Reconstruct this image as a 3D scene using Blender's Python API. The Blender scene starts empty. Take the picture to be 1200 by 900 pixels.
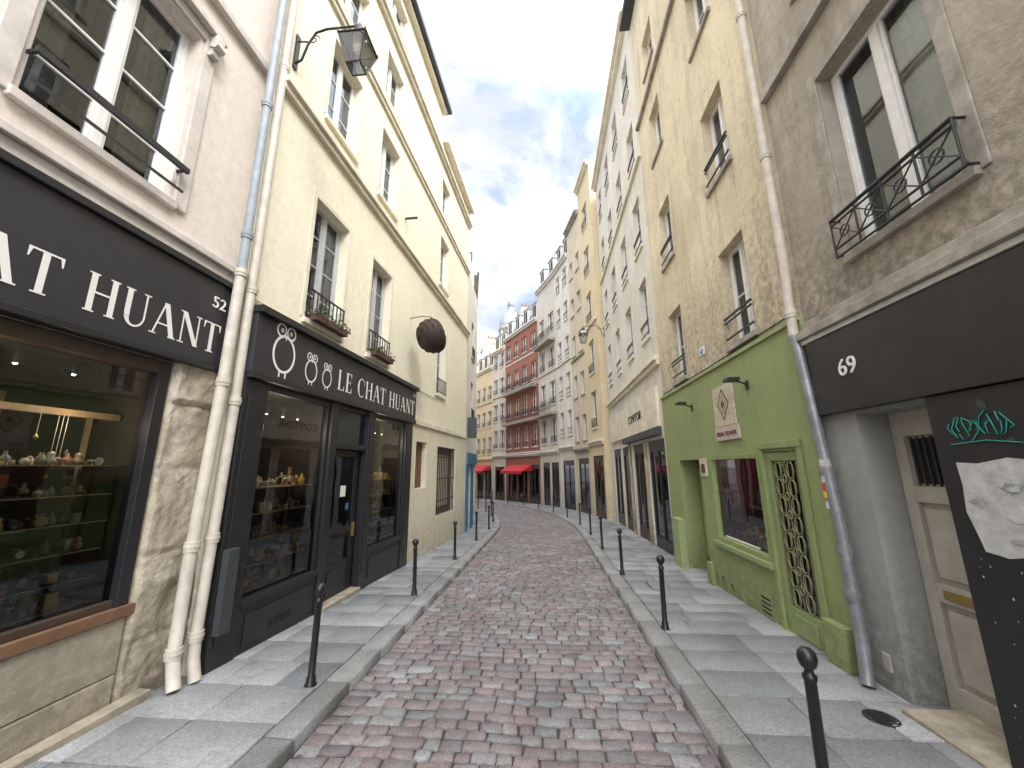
import bpy, math, random
from mathutils import Vector, Matrix, noise as mnoise
random.seed(7)
sc=bpy.context.scene
R=math.radians

# ------------------------------------------------------------ materials
M={}
def _new(name):
    m=bpy.data.materials.new(name); m.use_nodes=True
    nt=m.node_tree; bs=nt.nodes['Principled BSDF']; M[name]=m
    return m,nt,bs
def N(nt,t,**k):
    n=nt.nodes.new(t)
    for a,b in k.items(): setattr(n,a,b)
    return n
def mixc(nt,fac,a,b,mode='MIX'):
    n=N(nt,'ShaderNodeMix',data_type='RGBA',blend_type=mode)
    for sock,v in ((n.inputs[0],fac),(n.inputs[6],a),(n.inputs[7],b)):
        if isinstance(v,(int,float)): sock.default_value=v
        elif isinstance(v,tuple): sock.default_value=(v[0],v[1],v[2],1)
        else: nt.links.new(v,sock)
    return n.outputs[2]
def noise(nt,vec,scale,detail=3,rough=.6,dist=0):
    n=N(nt,'ShaderNodeTexNoise'); n.inputs['Scale'].default_value=scale
    n.inputs['Detail'].default_value=detail; n.inputs['Roughness'].default_value=rough
    n.inputs['Distortion'].default_value=dist
    nt.links.new(vec,n.inputs['Vector']); return n.outputs['Fac']
def ramp(nt,fac,p0,p1,c0=(0,0,0),c1=(1,1,1)):
    n=N(nt,'ShaderNodeValToRGB'); e=n.color_ramp.elements
    e[0].position=p0;e[1].position=p1;e[0].color=(*c0,1);e[1].color=(*c1,1)
    nt.links.new(fac,n.inputs[0]); return n.outputs[0]
def mapping(nt,vec,sc_):
    n=N(nt,'ShaderNodeMapping'); n.inputs['Scale'].default_value=sc_
    nt.links.new(vec,n.inputs['Vector']); return n.outputs[0]
def math_(nt,op,a,b):
    n=N(nt,'ShaderNodeMath',operation=op)
    for i,v in enumerate((a,b)):
        if isinstance(v,(int,float)): n.inputs[i].default_value=v
        else: nt.links.new(v,n.inputs[i])
    return n.outputs[0]
def bump(nt,bs,h,strength,dist=.01):
    b=N(nt,'ShaderNodeBump'); b.inputs['Strength'].default_value=strength; b.inputs['Distance'].default_value=dist
    nt.links.new(h,b.inputs['Height']); nt.links.new(b.outputs[0],bs.inputs['Normal'])
def plaster(name,col,dark,amt=.5,streak=.35,grime=.5,rough=.85,bmp=.35,z0=-.6,z1=1.3,patch=None):
    m,nt,bs=_new(name)
    tc=N(nt,'ShaderNodeTexCoord').outputs['Object']
    big=noise(nt,tc,.6,4,.7,.5)
    fine=noise(nt,tc,9,4,.75)
    c=mixc(nt,ramp(nt,big,.36,.68),col,tuple(col[i]*(1-amt*.55)+dark[i]*amt*.55 for i in range(3)))
    st=noise(nt,mapping(nt,tc,(2.2,2.2,.22)),1.5,4,.7,.4)
    st=ramp(nt,math_(nt,'ADD',math_(nt,'MULTIPLY',st,.8),math_(nt,'MULTIPLY',fine,.25)),.53,.74)
    c=mixc(nt,math_(nt,'MULTIPLY',st,streak),c,dark)
    if patch:
        c=mixc(nt,ramp(nt,noise(nt,tc,1.3,3,.6,1.0),.55,.62),c,patch)
    sp=N(nt,'ShaderNodeSeparateXYZ'); nt.links.new(tc,sp.inputs[0])
    mr=N(nt,'ShaderNodeMapRange'); mr.inputs[1].default_value=z0;mr.inputs[2].default_value=z1
    mr.inputs[3].default_value=1;mr.inputs[4].default_value=0; nt.links.new(sp.outputs[2],mr.inputs[0])
    g=math_(nt,'MULTIPLY',math_(nt,'MULTIPLY',mr.outputs[0],ramp(nt,fine,.3,.6)),grime)
    c=mixc(nt,g,c,tuple(x*.4 for x in dark))
    c=mixc(nt,ramp(nt,fine,.35,.7),c,mixc(nt,1.0,c,(.88,.88,.88),'MULTIPLY'))
    nt.links.new(c,bs.inputs['Base Color']); bs.inputs['Roughness'].default_value=rough
    bump(nt,bs,fine,bmp,.02)
    return m
def simple(name,col,rough=.5,metal=0,var=.25,scale=6,bmp=.1,spec=.5):
    m,nt,bs=_new(name); tc=N(nt,'ShaderNodeTexCoord').outputs['Object']
    f=noise(nt,tc,scale,4,.7)
    c=mixc(nt,ramp(nt,f,.3,.7),col,tuple(x*(1-var) for x in col))
    nt.links.new(c,bs.inputs['Base Color'])
    bs.inputs['Metallic'].default_value=metal; bs.inputs['Specular IOR Level'].default_value=spec
    rr=N(nt,'ShaderNodeMapRange'); rr.inputs[3].default_value=max(.03,rough-.12); rr.inputs[4].default_value=min(1,rough+.15)
    nt.links.new(f,rr.inputs[0]); nt.links.new(rr.outputs[0],bs.inputs['Roughness'])
    if bmp: bump(nt,bs,f,bmp,.01)
    return m
def glassmat(name,tint=(.75,.8,.8),refl=1.5,dirt=.05):
    m=bpy.data.materials.new(name); m.use_nodes=True; M[name]=m; nt=m.node_tree; nt.nodes.clear()
    out=N(nt,'ShaderNodeOutputMaterial'); mx=N(nt,'ShaderNodeMixShader'); tr=N(nt,'ShaderNodeBsdfTransparent'); gl=N(nt,'ShaderNodeBsdfGlossy')
    tr.inputs[0].default_value=(*tint,1); gl.inputs['Roughness'].default_value=.015; gl.inputs[0].default_value=(.86,.92,1,1)
    fr=N(nt,'ShaderNodeFresnel'); fr.inputs[0].default_value=refl
    tc=N(nt,'ShaderNodeTexCoord').outputs['Object']
    b=N(nt,'ShaderNodeBump'); b.inputs['Strength'].default_value=.06; b.inputs['Distance'].default_value=.03
    nt.links.new(noise(nt,tc,1.7,1,.4),b.inputs['Height']); nt.links.new(b.outputs[0],gl.inputs['Normal'])
    nt.links.new(math_(nt,'ADD',fr.outputs[0],dirt),mx.inputs[0]); nt.links.new(tr.outputs[0],mx.inputs[1]); nt.links.new(gl.outputs[0],mx.inputs[2]); nt.links.new(mx.outputs[0],out.inputs[0])
def stonemat(name,ca,cb,rough=.6,bmp=.4,cc=None,dirt=(.1,.09,.08)):
    m,nt,bs=_new(name); tc=N(nt,'ShaderNodeTexCoord').outputs['Object']
    at=N(nt,'ShaderNodeAttribute',attribute_name='stone'); sp=N(nt,'ShaderNodeSeparateColor'); nt.links.new(at.outputs['Color'],sp.inputs[0])
    rm=N(nt,'ShaderNodeValToRGB'); e=rm.color_ramp.elements; e[0].color=(*ca,1); e[1].color=(*cb,1)
    if cc:
        for p,c in cc:
            x=e.new(p); x.color=(*c,1)
    nt.links.new(sp.outputs[0],rm.inputs[0])
    fine=noise(nt,tc,42,3,.85); mid=noise(nt,tc,5,4,.75)
    c=mixc(nt,ramp(nt,fine,.36,.66),rm.outputs[0],mixc(nt,1.0,rm.outputs[0],(.55,.55,.57),'MULTIPLY'))
    c=mixc(nt,ramp(nt,noise(nt,tc,.8,3,.7,.6),.42,.7),c,mixc(nt,1.0,c,(.74,.72,.70),'MULTIPLY'))
    c=mixc(nt,math_(nt,'MULTIPLY',ramp(nt,mid,.54,.72),.6),c,dirt)
    nt.links.new(c,bs.inputs['Base Color'])
    rr=N(nt,'ShaderNodeMapRange'); rr.inputs[3].default_value=rough-.2; rr.inputs[4].default_value=rough+.25
    nt.links.new(mid,rr.inputs[0]); nt.links.new(rr.outputs[0],bs.inputs['Roughness'])
    bump(nt,bs,fine,bmp,.008)

plaster('plaster_pink',(.76,.68,.615),(.44,.38,.33),.4,.3,.4)
plaster('plaster_cream',(.85,.785,.61),(.60,.54,.40),.3,.28,.6)
plaster('plaster_cream_dark',(.78,.71,.54),(.48,.41,.3),.4,.35,.7)
plaster('plaster_ochre',(.77,.67,.48),(.34,.28,.20),.8,.75,.7,bmp=.6,z0=3.6,z1=6.8)
plaster('plaster_grey',(.47,.41,.335),(.20,.175,.14),.85,.7,.75,bmp=.7,z0=3.6,z1=5.8)
plaster('plaster_grey_low',(.32,.325,.31),(.15,.145,.13),.5,.35,.8)
plaster('plaster_white',(.76,.72,.64),(.38,.34,.29),.65,.5,.6)
plaster('plaster_tan',(.68,.59,.44),(.32,.27,.2),.6,.5,.5)
plaster('plaster_far',(.66,.60,.52),(.34,.31,.27),.6,.5,.5)
plaster('plaster_yellow',(.74,.61,.39),(.4,.34,.24),.5,.4,.5)
plaster('brick_red',(.34,.135,.09),(.17,.08,.06),.6,.4,.4)
plaster('limestone',(.50,.43,.33),(.18,.15,.11),.9,.6,.9,bmp=1.0,patch=(.60,.54,.44))
plaster('limestone_panel',(.43,.37,.285),(.24,.20,.155),.9,.45,.7,bmp=.5)
plaster('green_paint',(.29,.345,.145),(.19,.225,.10),.45,.32,.8,rough=.6,bmp=.15,z0=-.3,z1=.8)
simple('green_door_paint',(.27,.33,.14),.45)
simple('green_light',(.33,.39,.18),.6)
simple('ironwork_olive',(.30,.285,.15),.5,metal=.2,var=.4,scale=20)
simple('black_paint',(.022,.021,.024),.38,var=.4,scale=3)
simple('sign_black',(.034,.032,.038),.42,var=.3,scale=2)
simple('bollard_black',(.016,.017,.02),.33,var=.4,scale=14)
simple('iron_black',(.02,.02,.021),.45,var=.3,scale=10)
simple('letter_white',(.80,.78,.74),.6,var=.08)
simple('window_white',(.80,.79,.76),.5,var=.15,scale=5)
simple('window_grey',(.52,.52,.52),.5,var=.15)
simple('trim_pink',(.66,.60,.54),.8,var=.3,scale=3,bmp=.3)
simple('trim_cream',(.83,.76,.60),.8,var=.3,scale=2,bmp=.3)
simple('trim_grey',(.44,.40,.345),.85,var=.55,scale=3,bmp=.5)
simple('trim_white',(.74,.72,.67),.7,var=.3,scale=3,bmp=.3)
simple('zinc',(.36,.39,.42),.45,metal=.3,var=.3,scale=1.5)
simple('slate',(.11,.12,.14),.55,var=.3,scale=3)
simple('gutter_dark',(.05,.055,.06),.5)
simple('pipe_beige',(.64,.58,.49),.5,var=.3,scale=5)
simple('pipe_bluegrey',(.34,.38,.42),.5,var=.3,scale=5)
simple('pipe_grey',(.31,.32,.34),.38,metal=.4,var=.45,scale=5)
simple('door_beige',(.50,.47,.41),.55,var=.3,scale=3)
simple('wood_brown',(.20,.11,.06),.5,var=.4,scale=4)
simple('wood_tan',(.36,.25,.14),.5,var=.4,scale=6)
simple('wood_dark',(.06,.038,.026),.5)
simple('wicker',(.05,.032,.022),.8,var=.5,scale=18,bmp=.6)
simple('wicker_light',(.16,.085,.045),.8,var=.5,scale=18,bmp=.6)
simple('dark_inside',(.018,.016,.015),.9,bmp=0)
simple('inside_brown',(.035,.028,.023),.8,bmp=0)
simple('curtain',(.70,.69,.66),.95,var=.3,scale=9,bmp=0)
simple('blue_door',(.05,.17,.30),.5)
simple('red_awning',(.55,.02,.035),.7)
simple('magenta',(.20,.035,.075),.7,var=.5)
simple('poster_white',(.58,.58,.56),.8,var=.45,scale=7,bmp=.4)
simple('poster_grey',(.40,.41,.41),.8,var=.5,scale=12,bmp=.4)
simple('graffiti_cyan',(.02,.27,.22),.6)
simple('plaque_cream',(.62,.55,.42),.7,var=.35,scale=9)
simple('plaque_brown',(.10,.05,.03),.7)
simple('plaque_pink',(.58,.46,.40),.7)
simple('brass',(.5,.36,.13),.35,metal=.8)
simple('yellow_tag',(.75,.5,.03),.5)
simple('red_tag',(.55,.05,.03),.5)
simple('terracotta',(.38,.16,.09),.8)
simple('leaf',(.05,.10,.025),.6,var=.6,scale=20)
simple('flower_pink',(.5,.15,.2),.6)
simple('step_stone',(.42,.36,.27),.8,var=.55,scale=5,bmp=.4)
simple('bedding',(.065,.058,.052),.9,var=.5,scale=9,bmp=.5)
simple('earth',(.12,.11,.10),.9)
simple('cast_iron',(.06,.055,.05),.5,metal=.5,var=.5,scale=30,bmp=.5)
for i,c in enumerate([(.55,.48,.38),(.34,.13,.07),(.13,.14,.16),(.60,.42,.14),(.14,.17,.11),(.78,.75,.68),(.30,.19,.11),(.05,.05,.055),(.46,.43,.38),(.30,.24,.18)]):
    simple('goods%d'%i,c,.35,var=.45,scale=25,bmp=0)
m,nt,bs=_new('bulb'); bs.inputs['Emission Color'].default_value=(1,.86,.65,1); bs.inputs['Emission Strength'].default_value=8
glassmat('glass',(.62,.66,.66),1.55,.07); glassmat('glass_shop',(.84,.87,.85),1.5,.03); glassmat('glass_lamp',(.85,.87,.85),1.45,.12)
stonemat('cobble',(.19,.165,.165),(.39,.38,.37),rough=.55,cc=[(.18,(.31,.245,.235)),(.34,(.235,.22,.22)),(.5,(.36,.31,.295)),(.64,(.27,.215,.21)),(.78,(.235,.235,.235)),(.9,(.32,.315,.305))],dirt=(.12,.105,.095))
stonemat('granite_slab',(.235,.245,.25),(.385,.39,.385),rough=.6,bmp=.35,dirt=(.16,.155,.15))
stonemat('granite_kerb',(.29,.285,.275),(.39,.385,.37),rough=.62,bmp=.6,dirt=(.16,.155,.145))

# ------------------------------------------------------------ street path
RAD=36.0;S0=16.0;CX=-.41;A1=R(34)
def path(s,o):
    if s<=S0: x,y,a=CX,s,0
    else:
        a=(s-S0)/RAD
        if a<=A1: x=CX-RAD*(1-math.cos(a)); y=S0+RAD*math.sin(a)
        else:
            q=(s-S0)-A1*RAD; a=A1; x=CX-RAD*(1-math.cos(a))-q*math.sin(a); y=S0+RAD*math.sin(a)+q*math.cos(a)
    return x+o*math.cos(a),y+o*math.sin(a)
def gz(s): return -.03*(min(s,48)-3.5)
CPTS=[path(s,0) for s in range(-8,90)]

# ------------------------------------------------------------ builders
class Fr:
    def __init__(s,ref,uref,d,n):
        s.o=Vector((ref[0],ref[1],0)); s.u=uref
        s.d=Vector((d[0],d[1],0)).normalized(); s.n=Vector((n[0],n[1],0)).normalized()
    def P(s,u,w,z):
        v=s.o+s.d*(u-s.u)+s.n*w; return (v.x,v.y,z)
WORLD=Fr((0,0),0,(1,0),(0,1))
class MB:
    def __init__(s): s.v=[];s.f=[];s.m=[];s.mats=[];s.smooth=[]
    def mi(s,m):
        if m not in s.mats: s.mats.append(m)
        return s.mats.index(m)
    def add(s,vs,fs,m,sm=False):
        b=len(s.v); s.v+= [tuple(v) for v in vs]; k=s.mi(m)
        for f in fs: s.f.append([b+i for i in f]); s.m.append(k); s.smooth.append(sm)
    def quad(s,a,b,c,d,m):
        if m in('glass','glass_shop'):   # outer side of every pane faces the street
            va,vb,vd=Vector(a),Vector(b),Vector(d); n=(vb-va).cross(vd-va); ce=(va+Vector(c))/2
            p=min(CPTS,key=lambda q:(q[0]-ce.x)**2+(q[1]-ce.y)**2)
            if n.x*(p[0]-ce.x)+n.y*(p[1]-ce.y)<0: a,b,c,d=d,c,b,a
        s.add([a,b,c,d],[(0,1,2,3)],m)
    def box(s,fr,u0,u1,w0,w1,z0,z1,m):
        p=[fr.P(u,w,z) for z in(z0,z1) for w in(w0,w1) for u in(u0,u1)]
        s.add(p,[(0,1,3,2),(4,6,7,5),(0,4,5,1),(2,3,7,6),(0,2,6,4),(1,5,7,3)],m)
    def tube(s,pts,r,m,n=10,cap=True):
        pts=[Vector(p) for p in pts]; rr=r if isinstance(r,(list,tuple)) else [r]*len(pts)
        vs=[]
        prev=None
        for i,p in enumerate(pts):
            t=(pts[min(i+1,len(pts)-1)]-pts[max(i-1,0)]).normalized()
            a=Vector((0,0,1)) if abs(t.z)<.9 else Vector((0,1,0))
            if prev is not None: a=prev
            x=t.cross(a).normalized(); y=x.cross(t).normalized(); prev=y
            for k in range(n):
                q=2*math.pi*k/n; vs.append(p+x*math.cos(q)*rr[i]+y*math.sin(q)*rr[i])
        fs=[]
        for i in range(len(pts)-1):
            for k in range(n): fs.append((i*n+k,i*n+(k+1)%n,(i+1)*n+(k+1)%n,(i+1)*n+k))
        s.add(vs,fs,m,True)
        if cap:
            s.add(vs[:n],[tuple(range(n))],m); s.add(vs[-n:],[tuple(range(n))],m)
    def lathe(s,c,prof,m,n=14):
        vs=[];fs=[]
        for r,z in prof:
            for k in range(n):
                q=2*math.pi*k/n; vs.append((c[0]+r*math.cos(q),c[1]+r*math.sin(q),c[2]+z))
        for i in range(len(prof)-1):
            for k in range(n): fs.append((i*n+k,i*n+(k+1)%n,(i+1)*n+(k+1)%n,(i+1)*n+k))
        s.add(vs,fs,m,True)
        s.add(vs[-n:],[tuple(range(n))],m)
    def obj(s,name,parent=None,bevel=0):
        me=bpy.data.meshes.new(name); me.from_pydata(s.v,[],s.f); 
        for m in s.mats: me.materials.append(M[m])
        me.polygons.foreach_set('material_index',s.m); me.polygons.foreach_set('use_smooth',s.smooth); me.update()
        o=bpy.data.objects.new(name,me); sc.collection.objects.link(o)
        if parent: o.parent=parent
        if bevel:
            b=o.modifiers.new('b','BEVEL'); b.width=bevel; b.segments=2; b.limit_method='ANGLE'; b.angle_limit=R(50)
        return o
def empty(name):
    o=bpy.data.objects.new(name,None); sc.collection.objects.link(o); return o

class Bld:
    def __init__(s,name):
        s.e=empty(name); s.p={}
    def __getitem__(s,k):
        if k not in s.p: s.p[k]=MB()
        return s.p[k]
    def done(s):
        for k,mb in s.p.items():
            if mb.f: mb.obj(k,s.e,bevel={'trim':.008,'window_frames':.005,'shopfront':.006,'blocks':.014,'door':.005}.get(k,0))

def facade(B,fr,u0,u1,z0,z1,ops,zm,w=0,key='walls'):
    us=sorted({u0,u1}|{x for o in ops for x in o[:2] if u0<x<u1}); zs=sorted({z0,z1}|{x for o in ops for x in o[2:4] if z0<x<z1}|{q[0] for q in zm if z0<q[0]<z1})
    mb=B[key]
    def mat(z):
        for l,m in zm:
            if z<l: return m
        return zm[-1][1]
    for i in range(len(us)-1):
        for j in range(len(zs)-1):
            cu=(us[i]+us[i+1])/2; cz=(zs[j]+zs[j+1])/2
            if any(o[0]<cu<o[1] and o[2]<cz<o[3] for o in ops): continue
            mb.quad(fr.P(us[i],w,zs[j]),fr.P(us[i+1],w,zs[j]),fr.P(us[i+1],w,zs[j+1]),fr.P(us[i],w,zs[j+1]),mat(cz))
    for o in ops:
        a,b,c,d=o[:4]; dp=o[4]; m=mat((c+d)/2)
        mb.quad(fr.P(a,w,c),fr.P(a,w-dp,c),fr.P(a,w-dp,d),fr.P(a,w,d),m)
        mb.quad(fr.P(b,w,c),fr.P(b,w-dp,c),fr.P(b,w-dp,d),fr.P(b,w,d),m)
        mb.quad(fr.P(a,w,d),fr.P(b,w,d),fr.P(b,w-dp,d),fr.P(a,w-dp,d),m)
        mb.quad(fr.P(a,w,c),fr.P(b,w,c),fr.P(b,w-dp,c),fr.P(a,w-dp,c),m)

def body(B,fr,u0,u1,z0,z1,m,depth=7,roof='slope',rm='zinc',rh=2.2):
    mb=B['walls']; e=.002
    for u in(u0+e,u1-e): mb.quad(fr.P(u,-.002,z0),fr.P(u,-depth,z0),fr.P(u,-depth,z1),fr.P(u,-.002,z1),m)
    mb.quad(fr.P(u0,-depth,z0),fr.P(u1,-depth,z0),fr.P(u1,-depth,z1),fr.P(u0,-depth,z1),m)
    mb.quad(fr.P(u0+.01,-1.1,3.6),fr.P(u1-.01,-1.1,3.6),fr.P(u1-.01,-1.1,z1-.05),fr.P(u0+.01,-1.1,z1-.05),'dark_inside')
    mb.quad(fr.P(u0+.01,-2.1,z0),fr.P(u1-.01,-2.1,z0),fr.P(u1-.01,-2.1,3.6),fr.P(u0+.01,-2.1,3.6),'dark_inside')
    r=B['roof']
    if roof=='slope': prof=[(.0,0),(-depth/2,rh),(-depth,0)]
    elif roof=='mansard': prof=[(-.15,0),(-.9,rh),(-depth/2,rh+.7),(-depth+.9,rh),(-depth,0)]
    else: prof=[(.0,.02),(-depth,.02)]
    for (w0,h0),(w1,h1) in zip(prof,prof[1:]):
        r.quad(fr.P(u0,w0,z1+h0),fr.P(u1,w0,z1+h0),fr.P(u1,w1,z1+h1),fr.P(u0,w1,z1+h1),rm if not(roof=='mansard' and h0!=h1 and abs(h0-h1)<1) else 'zinc')
    for u in(u0,u1):
        r.add([fr.P(u,a,z1+h) for a,h in prof],[tuple(range(len(prof)))],m) if len(prof)>2 else None

def window(B,fr,u0,u1,z0,z1,dp=.22,bars=3,fm='window_white',rail=None,cur=None,sill=True,w=0,lod=0,sm='trim_grey',leaf=2):
    f=B['window_frames']; g=B['glass']; wd=w-dp; t=.055
    f.box(fr,u0,u0+t,wd,wd+.06,z0,z1,fm); f.box(fr,u1-t,u1,wd,wd+.06,z0,z1,fm)
    f.box(fr,u0+t,u1-t,wd,wd+.06,z1-t,z1,fm); f.box(fr,u0+t,u1-t,wd,wd+.06,z0,z0+t+.03,fm)
    uu=[u0+t+(u1-u0-2*t)*k/leaf for k in range(leaf+1)]
    for k in range(1,leaf): f.box(fr,uu[k]-.045,uu[k]+.045,wd+.003,wd+.072,z0+t+.03,z1-t,fm)
    for k in range(leaf):
        a=uu[k]+(.045 if k else 0); b=uu[k+1]-(.045 if k<leaf-1 else 0)
        for q in ((a,a+.035),(b-.035,b)) if lod==0 else (): f.box(fr,q[0],q[1],wd+.006,wd+.05,z0+t+.03,z1-t,fm)
        for i in range(1,bars+1):
            z=z0+(z1-z0)*i/(bars+1); f.box(fr,a,b,wd+.012,wd+.04,z-.014,z+.014,fm)
    for k in range(leaf):
        a=u0+t if k==0 else uu[k]; b=uu[k+1] if k<leaf-1 else u1-t
        e0,e1=random.uniform(-.006,.006),random.uniform(-.006,.006); e2=random.uniform(-.006,.006)
        g.quad(fr.P(a,wd+.02+e0,z0+t),fr.P(b,wd+.02+e1,z0+t),fr.P(b,wd+.02+e1+e2,z1-t),fr.P(a,wd+.02+e0+e2,z1-t),'glass')
    if cur is None: cur=random.choice([0,1,1,2,3])
    c=B['curtains']
    if cur:
        W=(u1-u0)
        segs=[(u0+.03,u0+W*.30),(u1-W*.30,u1-.03)] if cur==1 else ([(u0+.03,u1-.03)] if cur==2 else [(u0+.03,u0+W*.5)])
        for a,b in segs:
            n=max(4,int((b-a)/.045)); 
            for i in range(n):
                x0=a+(b-a)*i/n;x1=a+(b-a)*(i+1)/n; o0=.035*(i%2);o1=.035*((i+1)%2)
                c.quad(fr.P(x0,wd-.1-o0,z0),fr.P(x1,wd-.1-o1,z0),fr.P(x1,wd-.1-o1,z1),fr.P(x0,wd-.1-o0,z1),'curtain')
    if sill: B['trim'].box(fr,u0-.06,u1+.06,w-dp+.06,w+.06,z0-.09,z0-.003,sm)
    r=B['railings']
    if rail=='bar':
        for zz in(.12,.42): r.box(fr,u0-.02,u1+.02,w+.02,w+.045,z0+zz,z0+zz+.03,'iron_black')
        r.box(fr,u0-.02,u1+.02,w+.015,w+.05,z0+.5,z0+.53,'iron_black')
    if rail=='grid':
        for zz in(.06,.5): r.box(fr,u0-.02,u1+.02,w+.04,w+.065,z0+zz,z0+zz+.025,'iron_black')
        n=int((u1-u0)/.11)
        for i in range(n+1):
            x=u0+(u1-u0)*i/n; r.box(fr,x-.008,x+.008,w+.045,w+.06,z0+.085,z0+.5,'iron_black')
    if rail=='cross': crossrail(B,fr,u0-.06,u1+.06,z0-.02,w+.12)
def crossrail(B,fr,u0,u1,z0,w,h=.44):
    r=B['railings']
    for zz in(0,h*.22,h*.86,h): r.tube([fr.P(u0,w,z0+zz),fr.P(u1,w,z0+zz)],.012 if zz<h else .02,'iron_black',6)
    n=max(3,round((u1-u0)/.3)); L=(u1-u0)/n
    for i in range(n+1):
        x=u0+L*i; r.tube([fr.P(x,w,z0),fr.P(x,w,z0+h)],.011,'iron_black',6)
    for i in range(n):
        a=u0+L*i;b=a+L; za=z0+h*.22; zb=z0+h*.86
        r.tube([fr.P(a,w,za),fr.P(b,w,zb)],.008,'iron_black',6); r.tube([fr.P(a,w,zb),fr.P(b,w,za)],.008,'iron_black',6)
        c=[fr.P((a+b)/2+.06*math.cos(q*math.pi/6),w,(za+zb)/2+.06*math.sin(q*math.pi/6)) for q in range(13)]
        r.tube(c,.008,'iron_black',5,False)
    for x in(u0,u1): 
        for zz in (0.02,h): r.tube([fr.P(x,w,z0+zz),fr.P(x,0.0,z0+zz)],.012,'iron_black',6)

# letters ------------------------------------------------------------------
def letter(ch):
    P=[];T=.15;t=.055;s=.035
    def st(x0,y0,x1,y1,w): P.append([(x0-w/2,y0),(x0+w/2,y0),(x1+w/2,y1),(x1-w/2,y1)])
    def hb(x0,x1,y,h): P.append([(x0,y),(x1,y),(x1,y+h),(x0,y+h)])
    def sf(x,y,w=.26): hb(x-w/2,x+w/2,y,s)
    def arc(cx,cy,rx,ry,a0,a1,f,n=20):
        for i in range(n):
            A,Bq=R(a0+(a1-a0)*i/n),R(a0+(a1-a0)*(i+1)/n); wa=f(A);wb=f(Bq)
            P.append([(cx+rx*math.cos(A),cy+ry*math.sin(A)),(cx+rx*math.cos(Bq),cy+ry*math.sin(Bq)),(cx+(rx-wb)*math.cos(Bq),cy+(ry-min(wb,.06))*math.sin(Bq)),(cx+(rx-wa)*math.cos(A),cy+(ry-min(wa,.06))*math.sin(A))])
    if ch=='L': st(.17,0,.17,1,T);sf(.17,1-s);hb(.04,.6,0,s);P.append([(.6,0),(.6,.26),(.57,.26),(.5,0)]);adv=.7
    elif ch=='E':
        st(.17,0,.17,1,T);hb(.04,.6,0,s+.01);hb(.04,.57,1-s-.01,s+.01);hb(.2,.46,.5,s);st(.46,.4,.46,.63,.03)
        P.append([(.6,0),(.6,.26),(.57,.26),(.5,0)]);P.append([(.57,1),(.57,.78),(.54,.78),(.48,1)]);adv=.72
    elif ch=='C': arc(.44,.5,.4,.52,48,312,lambda a:.045+.125*max(0,-math.cos(a))**1.3);st(.72,.66,.72,.95,.035);adv=.86
    elif ch=='H': st(.17,0,.17,1,T);st(.68,0,.68,1,T);hb(.2,.65,.49,.05);[sf(x,y) for x in(.17,.68) for y in(0,1-s)];adv=.92
    elif ch=='A': st(.1,0,.39,1,t);st(.42,1,.72,0,T+.02);hb(.2,.6,.32,.045);sf(.1,0,.22);sf(.72,0,.26);adv=.88
    elif ch=='T': st(.37,0,.37,1,T);sf(.37,0,.3);hb(.02,.72,1-s-.01,s+.01);P.append([(.02,1),(.02,.76),(.05,.76),(.11,1)]);P.append([(.72,1),(.72,.76),(.69,.76),(.63,1)]);adv=.78
    elif ch=='U': st(.17,.3,.17,1,T);st(.66,.3,.66,1,t);sf(.17,1-s);sf(.66,1-s,.22);arc(.39,.32,.295,.34,180,360,lambda a:.055+.095*max(0,-math.cos(a)));adv=.86
    elif ch=='N': st(.14,0,.14,1,t);st(.72,0,.72,1,t);st(.16,1,.7,0,T+.03);sf(.14,0,.22);hb(.02,.2,1-s,s);sf(.72,1-s,.22);adv=.9
    else: return [],.45
    return P,adv
def textmesh(mb,fr,txt,u,w,z,h,direction=1,m='letter_white',width=1):
    k=width/sum(letter(c)[1] for c in txt)
    x=0;i=0
    for c in txt:
        P,a=letter(c)
        for p in P:
            i+=1; ww=w+.0004*(i%9)
            mb.add([fr.P(u+direction*(x+q[0])*k,ww,z+q[1]*h) for q in p],[(0,1,2,3)],m)
        x+=a
def font_text(name,txt,fr,u,w,z,size,direction,parent,m='letter_white'):
    cu=bpy.data.curves.new(name,'FONT'); cu.body=txt; cu.size=size; cu.extrude=.006; cu.align_x='CENTER'
    o=bpy.data.objects.new(name,cu); sc.collection.objects.link(o)
    x=fr.d*direction; zz=Vector((0,0,1)); n=x.cross(zz)
    mt=Matrix((x,zz,n)).transposed().to_4x4(); mt.translation=Vector(fr.P(u,w,z)); o.matrix_world=mt
    cu.materials.append(M[m]); o.parent=parent; return o
def ering(mb,fr,u,z,ru,rz,t,w,m='letter_white',n=24,fill=False,a0=0,a1=360):
    for i in range(n):
        A=R(a0+(a1-a0)*i/n);B_=R(a0+(a1-a0)*(i+1)/n)
        if fill: mb.add([fr.P(u,w,z),fr.P(u+ru*math.cos(A),w,z+rz*math.sin(A)),fr.P(u+ru*math.cos(B_),w,z+rz*math.sin(B_))],[(0,1,2)],m)
        else: mb.quad(fr.P(u+ru*math.cos(A),w,z+rz*math.sin(A)),fr.P(u+ru*math.cos(B_),w,z+rz*math.sin(B_)),fr.P(u+(ru-t)*math.cos(B_),w,z+(rz-t)*math.sin(B_)),fr.P(u+(ru-t)*math.cos(A),w,z+(rz-t)*math.sin(A)),m)
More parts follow.
